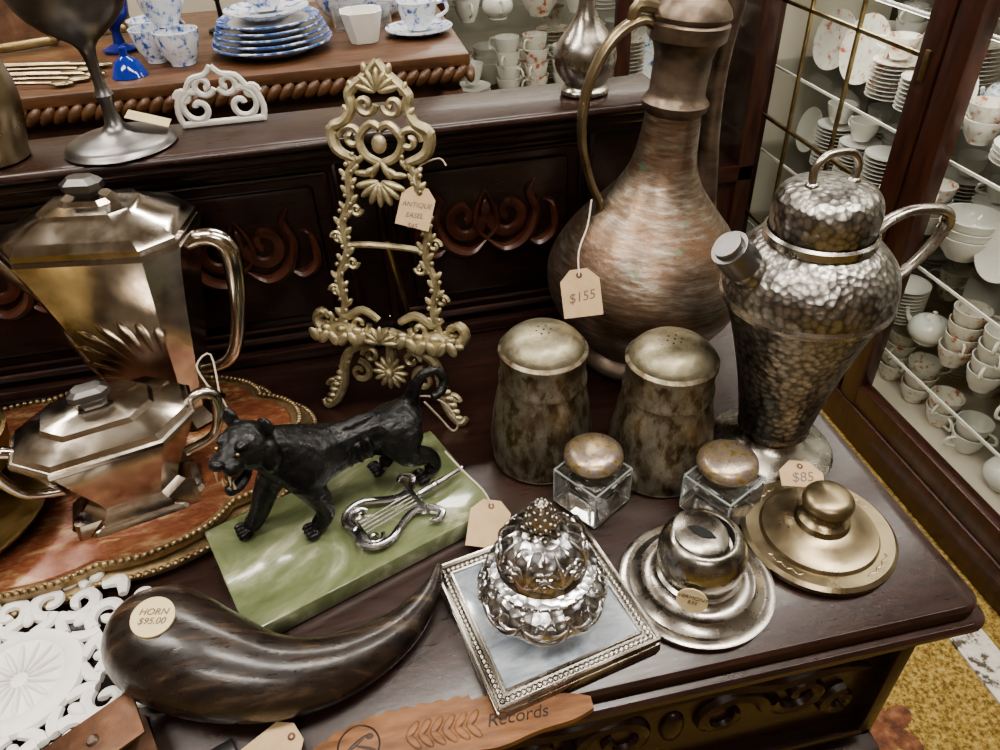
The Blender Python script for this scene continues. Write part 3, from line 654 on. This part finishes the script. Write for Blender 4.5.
# ------------------------------------------------------------------ horn
h=G('carved_buffalo_horn',(0,0,0.001))
hp=[(-.244,.406,.042),(-.234,.397,.043),(-.212,.378,.044),(-.174,.351,.040),(-.128,.333,.032),(-.080,.335,.025),(-.034,.357,.019),(-.004,.386,.020),(.010,.410,.028)]
mk('horn_body',[tube(hp,[.006,.028,.0425,.0405,.0315,.0245,.0175,.010,.003],28,1.0,sm=6)],HORN,h)
sti=T(-.202,.366,.0866)@R('Z',-8)@R('X',10)@R('Y',6)
mk('round_sticker',[xf(lathe([(0,.002),(.0155,.002),(.0155,-.003),(0,-.003)],32),sti)],STICK,h,flat=True)
lb=label('HORN\n$95.00',.0070,h,(0,0,0),(0,0,0)); lb.matrix_local=sti@T(0,0,.0023)

# ------------------------------------------------------------------ white openwork trivet
t=G('white_cast_iron_trivet',(-.328,.386,.014),10)
sc=[]
for k in range(8):
    A=R('Z',k*45)
    for s in (-1,1):
        sc.append(xf(tube(XY([(a,b_*s) for a,b_ in spiral(.074,.016,.016,.003,180,560,22)]),[.0055]*12+[.0042]*11,7,.8),A))
        sc.append(xf(tube(XY([(.045,s*.004),(.052,s*.016),(.060,s*.020)]),.005,7,.8,sm=3),A))
        sc.append(xf(tube(XY([(a,b_*s) for a,b_ in spiral(.102,.011,.011,.002,180,540,16)]),[.0045]*17,7,.8),R('Z',k*45+22)))
    sc.append(xf(tube(XY([(.094,-.012),(.104,0),(.094,.012)]),[.004,.0065,.004],7,.8,sm=4),A))
    sc.append(xf(ball((.062,0,.002),.007,(1.3,.8,.6)),A))
sc.append(xf(lathe([(0,.004),(.03,.005),(.034,.007),(.038,.004),(.046,.004),(.048,0),(.046,-.004),(0,-.004)],48),T()))
for k in range(16): sc.append(xf(ball((.02,0,.005),.014,(1,.16,.25)),R('Z',k*22.5)))
for k in range(4): sc.append(xf(tube([(.07,0,0),(.075,0,-.013)],.005,8),R('Z',k*90+22)))
mk('scrollwork',sc,WHITE,t)

# ------------------------------------------------------------------ copper plates, silver clip bottom-left
c=G('rusty_copper_bookend',(-.252,.312,.0015),24)
mk('plate',[xf(box(-.034,.034,-.020,.020,0,.003,.001),T(0,0,.030)@R('Y',-10)),box(-.032,.032,-.026,.020,0,.003),box(-.033,-.030,-.016,.016,0,.026)],RUST,c)
mk('rivet',[xf(lathe([(0,.002),(.003,.0018),(.0045,0)],16),T(0,0,.0335)@R('Y',-10))],COPPERD,c)
c=G('pewter_bookmark',(-.180,.296,.002),20)
mk('blade',[box(-.030,.02,-.006,.006,0,.003,.001),box(-.03,.01,-.022,-.012,0,.003,.001)],PEWTER,c)
tag(c,(-.134,.286,.010),(8,6,-62),.034,.05,'')

# ------------------------------------------------------------------ pyrographed wooden plaque
t=G('carved_wood_wall_plaque',(-.002,.277,.001),-2)
N_=120; ol=[]
def halfw(u):
    if u<.15:
        b_=.023*(1-abs(u*1.02)**3.5)
        return max(b_+.0022*abs(sin(u*26))-.001,.0015)
    v=(u-.15)/.85
    return max(.019-.015*v**2+.0014*sin(v*9),.0015)
for i in range(N_+1): u=-1+2*i/N_; ol.append((u*.108,halfw(u)))
for i in range(N_,-1,-1): u=-1+2*i/N_; ol.append((u*.108,-halfw(u)))
mk('board',[slab(ol,0,.006)],PYRO,t)
lv=[]
for k in range(6):
    for s in (-1,1): lv.append(xf(ball((.006,0,0),.008,(1,.4,.2)),T(-.032+k*.009,0,.0062)@R('Z',s*50)))
mk('carved_leaves',lv,PYRO,t)
mk('burnt_outline',[xf(lathe([(.0145,0),(.0152,.0005),(.016,0)],36),T(-.068,0,.006)),xf(ball((0,0,0),.006,(1.6,.25,.1)),T(-.070,.002,.0062)@R('Z',35)),xf(ball((0,0,0),.005,(1.6,.22,.1)),T(-.063,-.002,.0062)@R('Z',-20)),xf(ball((0,0,0),.003,(1,.8,.15)),T(-.060,.006,.0062))],BURN,t)
label('Records',.014,t,(.050,.0,.0061),(0,0,0),BURN)

# ------------------------------------------------------------------ items on the backboard ledge
LZ=.2895
c=G('pewter_goblet',(-.233,.792,LZ))
mk('cup',[lathe([(0,0),(.050,0),(.051,.004),(.046,.008),(.022,.014),(.009,.022),(.0060,.042),(.009,.050),(.0055,.058),(.006,.085),(.012,.098),(.032,.112),(.048,.132),(.054,.16),(.055,.20),(.052,.20),(.051,.16),(.045,.137),(.02,.116),(0,.11)],56,2)],PEWTER,c)
mk('paper_slip',[xf(box(-.02,.02,-.012,.012,0,.0008),T(.03,.01,.02)@R('Y',20))],STICK,c)
c=G('brass_vase',(-.352,.79,LZ))
mk('body',[lathe([(0,0),(.03,0),(.034,.01),(.042,.04),(.044,.07),(.035,.11),(.02,.14),(.018,.17),(.026,.19),(.022,.19),(0,.16)],40,3)],BRASSD,c)
c=G('silver_bud_vase',(.252,.80,LZ))
mk('body',[lathe([(0,0),(.024,0),(.026,.005),(.022,.010),(.030,.022),(.0335,.036),(.030,.052),(.017,.070),(.009,.088),(.0065,.12),(.006,.16),(.010,.185),(.007,.186),(0,.15)],44,3)],SILVERT,c)
c=G('white_openwork_easel',(-.135,.826,LZ))
ow=[]
for s in (-1,1):
    ow.append(tube(XZ([(s*a,b_) for a,b_ in spiral(.022,.018,.018,.003,90,-330,20)]),.0034,7))
    ow.append(tube(XZ([(s*a,b_) for a,b_ in spiral(.012,.040,.011,.003,200,620,20)]),.0032,7))
    ow.append(tube(XZ([(s*.04,.0),(s*.043,.015),(s*.036,.034),(s*.02,.034)]),.0034,7,sm=3))
    ow.append(tube(XZ([(0,.058),(s*.008,.050),(s*.022,.047),(s*.030,.036)]),.0032,7,sm=3))
    ow.append(tube(XZ([(s*a,b_) for a,b_ in spiral(.034,.030,.008,.002,0,400,14)]),.003,7))
ow.append(box(-.042,.042,-.004,.004,0,.005,.001))
mk('scrolls',ow,WHITE,c)

# ------------------------------------------------------------------ china helpers
def plate(r,z=0): return lathe([(0,z),(r*.6,z),(r*.65,z+r*.04),(r,z+r*.16),(r,z+r*.19),(r*.62,z+r*.08),(0,z+r*.06)],28)
def bowl(r,h): return lathe([(0,0),(r*.5,0),(r*.55,h*.1),(r*.85,h*.5),(r,h),(r*.94,h),(r*.78,h*.5),(r*.4,h*.15),(0,h*.12)],24)
def cup(r,h):
    return [lathe([(0,0),(r*.55,0),(r*.55,h*.06),(r*.8,h*.35),(r*.95,h*.75),(r,h),(r*.93,h),(r*.72,h*.35),(0,h*.12)],24),
            tube([(r*.88,0,h*.82),(r*1.4,0,h*.85),(r*1.5,0,h*.5),(r*.8,0,h*.28)],r*.09,6,sm=3)]
def teapot(r):
    return [lathe([(0,0),(r*.6,0),(r*.6,r*.1),(r*.95,r*.45),(r,r*.8),(r*.8,r*1.2),(r*.4,r*1.35)],28,2),lathe([(r*.42,r*1.34),(r*.3,r*1.5),(r*.08,r*1.58),(r*.12,r*1.72),(0,r*1.8)],20),
            tube([(r*.85,0,r*.5),(r*1.3,0,r*.8),(r*1.5,0,r*1.3)],[r*.2,r*.12,r*.09],8,sm=4),tube([(-r*.85,0,r*1.1),(-r*1.5,0,r*1.2),(-r*1.5,0,r*.6),(-r*.9,0,r*.45)],r*.08,7,sm=4)]
def at(parts,x,y,z,rz=0,rx=0): return [xf(p,T(x,y,z)@R('Z',rz)@R('X',rx)) for p in parts]

# ------------------------------------------------------------------ carved oak counter behind with blue china
CZ=.222
c=G('carved_oak_cabinet',(0,0,0))
mk('top',[box(-1.5,.20,1.26,1.78,CZ-.02,CZ,.004)],OAK,c)
mk('body',[box(-1.48,.185,1.29,1.78,FZ,CZ-.02,.004)],OAK,c)
rp=[]
for i in range(85):
    rp.append(xf(ball((0,0,0),.0145,(1.25,.6,.62),10,7),T(-1.5+.02*i,1.258,CZ-.030)@R('Y',-42)))
for i in range(25): rp.append(xf(ball((0,0,0),.0145,(.6,1.25,.62),10,7),T(.198,1.26+.02*i,CZ-.030)@R('X',42)))
mk('rope_moulding',rp,OAK,c)
mk('panels',[box(x,x+.34,1.283,1.295,-.25,CZ-.085,.006) for x in (-1.42,-1.02,-.62,-.22)],OAK,c)
mk('pilaster',[xf(lathe([(.02,0),(.026,.01),(.02,.03),(.016,.05),(.022,.2),(.026,.23),(.02,.25)],20),T(.165,1.28,-.085))],OAK,c)
P1=G('blue_white_plate_stack'); pl=[];pb=[]
for k in range(5):
    r_=.100-.004*k; zz=CZ+.001+.0095*k
    pl.append(xf(plate(r_),T(-.115,1.395,zz)))
    pb.append(xf(lathe([(r_*.80,r_*.137),(r_*.99,r_*.196),(r_*1.006,r_*.186),(r_*1.006,r_*.166)],36),T(-.115,1.395,zz)))
mk('plates',pl,PORC,P1); mk('blue_rims',pb,BLUEBAND,P1)
P1=G('blue_white_teacup_stack')
cc=at(cup(.036,.05),-.115,1.395,CZ+.066,20)+[xf(plate(.07),T(-.115,1.395,CZ+.056))]+at(cup(.036,.05),-.118,1.398,CZ+.118,200)
mk('cups',cc,BLUE,P1)
P1=G('blue_white_teacups'); cc=[]
for (x,y,z,a) in ((-.305,1.40,0,30),(-.262,1.365,0,160),(-.278,1.40,.053,60),(-.32,1.47,0,10)): cc+=at(cup(.036,.052),x,y,CZ+.001+z,a)
mk('cups',cc,BLUE,P1)
P1=G('white_square_creamer'); mk('body',[xf(loft([crect(.045,.045,.01,0),crect(.05,.05,.012,.006),crect(.07,.07,.014,.05),crect(.062,.062,.014,.05),crect(.04,.04,.01,.01)]),T(.038,1.40,CZ+.001)),xf(tube([(.03,0,.04),(.048,0,.045),(.046,0,.02),(.026,0,.012)],.003,6,sm=3),T(.038,1.40,CZ)@R('Z',120))],PORC,P1)
P1=G('blue_white_cup_and_saucer'); mk('set',[xf(plate(.060),T(.137,1.42,CZ+.001))]+at(cup(.036,.045),.137,1.42,CZ+.009,10),BLUE,P1)
P1=G('blue_glass_compote'); mk('body',[xf(lathe([(0,0),(.03,0),(.031,.004),(.01,.012),(.007,.03),(.012,.04),(.03,.055),(.035,.08),(.032,.08),(0,.05)],30),T(-.385,1.50,CZ+.001))],COBALT,P1)
P1=G('blue_glass_bell'); mk('body',[xf(lathe([(0,.045),(.006,.042),(.006,.03),(.018,.022),(.026,.004),(.028,0),(0,0)],24),T(-.34,1.325,CZ+.001))],COBALT,P1)
P1=G('blue_casserole_dish'); mk('body',[xf(x_,T(.05,1.60,CZ+.001)) for x_ in (lathe([(0,0),(.05,0),(.07,.02),(.078,.05),(.08,.055),(.06,.07),(.02,.085),(.012,.095),(0,.1)],36,2,1.2,1),tube([(.085,0,.045),(.11,0,.05),(.11,0,.035),(.085,0,.03)],.005,6,sm=3))],BLUE,P1)
def dgob(x,y): return xf(lathe([(0,0),(.028,0),(.028,.003),(.005,.01),(.004,.05),(.012,.06),(.028,.08),(.03,.11),(.027,.11),(0,.07)],24),T(x,y,CZ+.001))
for x,y in ((-.29,1.56),(-.215,1.58),(-.14,1.60),(.17,1.66)):
    P1=G('dark_wine_goblet'); mk('glass',[dgob(x,y)],DARK,P1)
P1=G('small_glass_tumblers'); mk('glasses',[xf(lathe([(0,0),(.014,0),(.017,.04),(.015,.04),(.012,.005),(0,.005)],18),T(x,1.49,CZ+.001)) for i,x in enumerate((.004,.042,.08))],GLASS,P1)
P1=G('silver_flatware'); fw_=[]
for i in range(7):
    y=1.31+.019*i; x=-.50+.02*(i%3)
    fw_+=[tube([(x-.1,y+.03,CZ+.006),(x,y,CZ+.008),(x+.05,y-.01,CZ+.006)],[.0035,.0025,.003],6,sm=3),ball((x+.065,y-.012,CZ+.006),.013,(1.4,.8,.3))]
mk('spoons',fw_,BRASSD,P1)
for i,(x,y,a) in enumerate(((-.58,1.56,20),(-.46,1.62,8),(-.74,1.50,28))):
    P1=G('gilt_picture_frame',(x,y,CZ+.002),a,-12)
    w_,h_=.075,.1
    mk('frame',[box(-w_,w_,-.006,.006,0,.016,.004),box(-w_,w_,-.006,.006,2*h_-.016,2*h_,.004),box(-w_,-w_+.016,-.006,.006,0,2*h_,.004),box(w_-.016,w_,-.006,.006,0,2*h_,.004)],BRASS,P1)
    mk('picture',[box(-w_+.01,w_-.01,0,.004,.01,2*h_-.01)],RUST,P1)

# ------------------------------------------------------------------ glass display cabinets
def chinashelf(name,x0,x1,y0,y1,z,dens=1.0,scale=1.0,axis='y',pp=10):
    P={0:[],1:[],2:[]}
    L=(y1-y0) if axis=='y' else (x1-x0)
    depth=(x1-x0) if axis=='y' else (y1-y0)
    rows=max(1,int(depth/(.125*scale)))
    for r_ in range(rows):
        s=.065*scale
        while s<L-.05*scale:
            k=random.random(); m_=random.choices((0,1,2),(pp,1,2))[0]; rr=random.uniform(.05,.078)*scale
            d_=(r_+.5)*depth/rows
            px,py=(x0+d_,y0+s) if axis=='y' else (x0+s,y0+d_)
            if k<.36:
                n=random.randint(4,13)
                for q in range(n): P[m_].append(xf(plate(rr*.95),T(px,py,z+q*.010)))
                if random.random()<.5: P[m_]+=at(cup(.04*scale,.05),px,py,z+n*.010+.006,random.uniform(0,360))
            elif k<.58:
                n=random.randint(2,4)
                for q in range(n): P[m_]+=at(cup(.042*scale,.052),px+random.uniform(-.003,.003),py,z+q*.034,random.uniform(0,360))
                rr=.05*scale
            elif k<.72: P[m_]+=[xf(bowl(rr,.06),T(px,py,z+.02*q)) for q in range(3)]
            elif k<.86: P[m_]+=at(teapot(.05*scale),px,py,z,random.uniform(0,360))
            else:
                P[m_].append(xf(plate(rr*1.2),T(px,py,z+rr*1.2)@R('Z',(-90 if axis=='y' else 0)+random.uniform(-15,15))@R('X',78)))
            s+=rr*2.0*dens+.010
    e_=G(name)
    for k,m_ in ((0,PORC),(1,BLUE),(2,FLORAL)):
        if P[k]: mk('pieces_%d'%k,P[k],m_,e_)

CX=1.14
c=G('glass_display_cabinet',(0,0,0))
Y0,Y1=-.20,2.06; TOPZ=1.15
fr=[box(CX,CX+.05,Y1-.075,Y1,FZ,TOPZ,.006),box(CX-.01,CX+.05,Y0,Y1,FZ,FZ+.10,.01),box(CX,CX+.05,Y0,Y1,TOPZ-.08,TOPZ,.01),
    box(CX,CX+.46,Y1-.03,Y1,FZ,FZ+.1),box(CX,CX+.46,Y0,Y0+.03,FZ,TOPZ),box(CX,CX+.46,Y0,Y1,TOPZ,TOPZ+.03),box(CX,CX+.46,Y0,Y1,FZ,FZ+.09),box(CX+.42,CX+.46,Y1-.05,Y1,FZ,TOPZ)]
for yc in (1.345,1.275,.60,.53,-.1):
    fr.append(box(CX-.006,CX+.035,yc-.032,yc+.032,FZ+.10,TOPZ-.08,.006))
for ya,yb in ((1.345,Y1-.075),(.60,1.275),(-.1,.53)):
    fr.append(box(CX-.004,CX+.03,ya,yb,FZ+.10,FZ+.165,.006)); fr.append(box(CX-.004,CX+.03,ya,yb,TOPZ-.15,TOPZ-.08,.006))
mk('frame',fr,WOODR,c)
mk('back_panel',[box(CX+.455,CX+.465,Y0,Y1,FZ,TOPZ),box(CX+.05,CX+.455,Y0,Y1-.03,FZ+.09,FZ+.093),box(CX+.05,CX+.42,Y1-.012,Y1-.006,FZ+.1,TOPZ)],WALL,c)
mk('glass_panes',[box(CX+.010,CX+.013,1.375,Y1-.08,FZ+.16,TOPZ-.15),box(CX+.010,CX+.013,.63,1.245,FZ+.16,TOPZ-.15),box(CX+.010,CX+.013,-.07,.5,FZ+.16,TOPZ-.15)],PANE,c,flat=True)
lt=[]
for y in (1.60,1.80): lt.append(box(CX+.004,CX+.012,y-.004,y+.004,FZ+.16,TOPZ-.15))
for z in (-.5,-.2,.1,.4,.7): lt.append(box(CX+.004,CX+.012,1.38,Y1-.08,z-.004,z+.004))
mk('brass_lattice',lt,BRASS,c)
SH=(-.56,-.32,-.08,.16,.40,.64)
mk('glass_shelves',[box(CX+.05,CX+.45,Y0+.03,Y1-.03,z-.006,z) for z in SH],PANE,c,flat=True)
mk('shelf_edges',[box(CX+.046,CX+.05,Y0+.03,Y1-.03,z-.006,z) for z in SH],PORC,c,flat=True)
mk('lock',[box(CX-.012,CX-.004,1.338,1.352,.06,.12,.002)],BRASS,c)
for i,z in enumerate((FZ+.095,)+SH[:4]):
    chinashelf('porcelain_shelf_display' ,CX+.07,CX+.43,.25,Y1-.06,z+.001,.9,.96)
for (y_,e_) in ((.7,8),(1.6,8)):
    L=bpy.data.lights.new('cab','AREA'); L.shape='RECTANGLE'; L.size=.25; L.size_y=.8; L.energy=e_; L.color=(1,.95,.87)
    lo=bpy.data.objects.new('cabinet_fill',L); COL.objects.link(lo); lo.parent=c; lo.location=(CX+.22,y_,TOPZ-.03)  # added fill light, only there to brighten the cabinet interior
L=bpy.data.lights.new('cab','AREA'); L.shape='RECTANGLE'; L.size=.04; L.size_y=1.6; L.energy=3.5; L.color=(1,.95,.87)
lo=bpy.data.objects.new('shelf_strip_fill',L); COL.objects.link(lo); lo.parent=c; lo.location=(CX+.06,1.0,.155)  # added strip of fill light brightening the china from inside

# back cabinet
c=G('china_hutch',(0,0,0)); bx0,bx1,by=.20,1.125,1.90
mk('frame',[box(bx0,bx0+.05,by,by+.4,FZ,.7,.005),box(bx1-.05,bx1,by,by+.4,FZ,.7,.005),box(.68,.72,by,by+.03,FZ,.7,.005),box(bx0,bx1,by,by+.4,-.38,-.33,.005),box(bx0,bx1,by,by+.4,.68,.72),box(bx0,bx1,by+.02,by+.4,FZ,-.38)],WOODR,c)
mk('back',[box(bx0,bx1,by+.38,by+.4,-.33,.7)],WALL,c)
mk('shelves',[box(bx0+.05,bx1-.05,by+.04,by+.38,z-.008,z) for z in (-.10,.10,.34)],PANE,c)
mk('glass',[box(bx0+.05,bx1-.05,by+.01,by+.013,-.33,.68)],PANE,c,flat=True)
for z in (-.33,-.10,.10): chinashelf('porcelain_hutch_display',bx0+.07,bx1-.07,by+.05,by+.34,z+.001,.85,.8,'x',4)
L=bpy.data.lights.new('hut','AREA'); L.shape='RECTANGLE'; L.size=.8; L.size_y=.2; L.energy=4; L.color=(1,.95,.88)
lo=bpy.data.objects.new('hutch_lamp',L); COL.objects.link(lo); lo.parent=c; lo.location=((bx0+bx1)/2,by+.2,.66)

SC.view_settings.look='AgX - Medium High Contrast'
SC.view_settings.exposure=.2
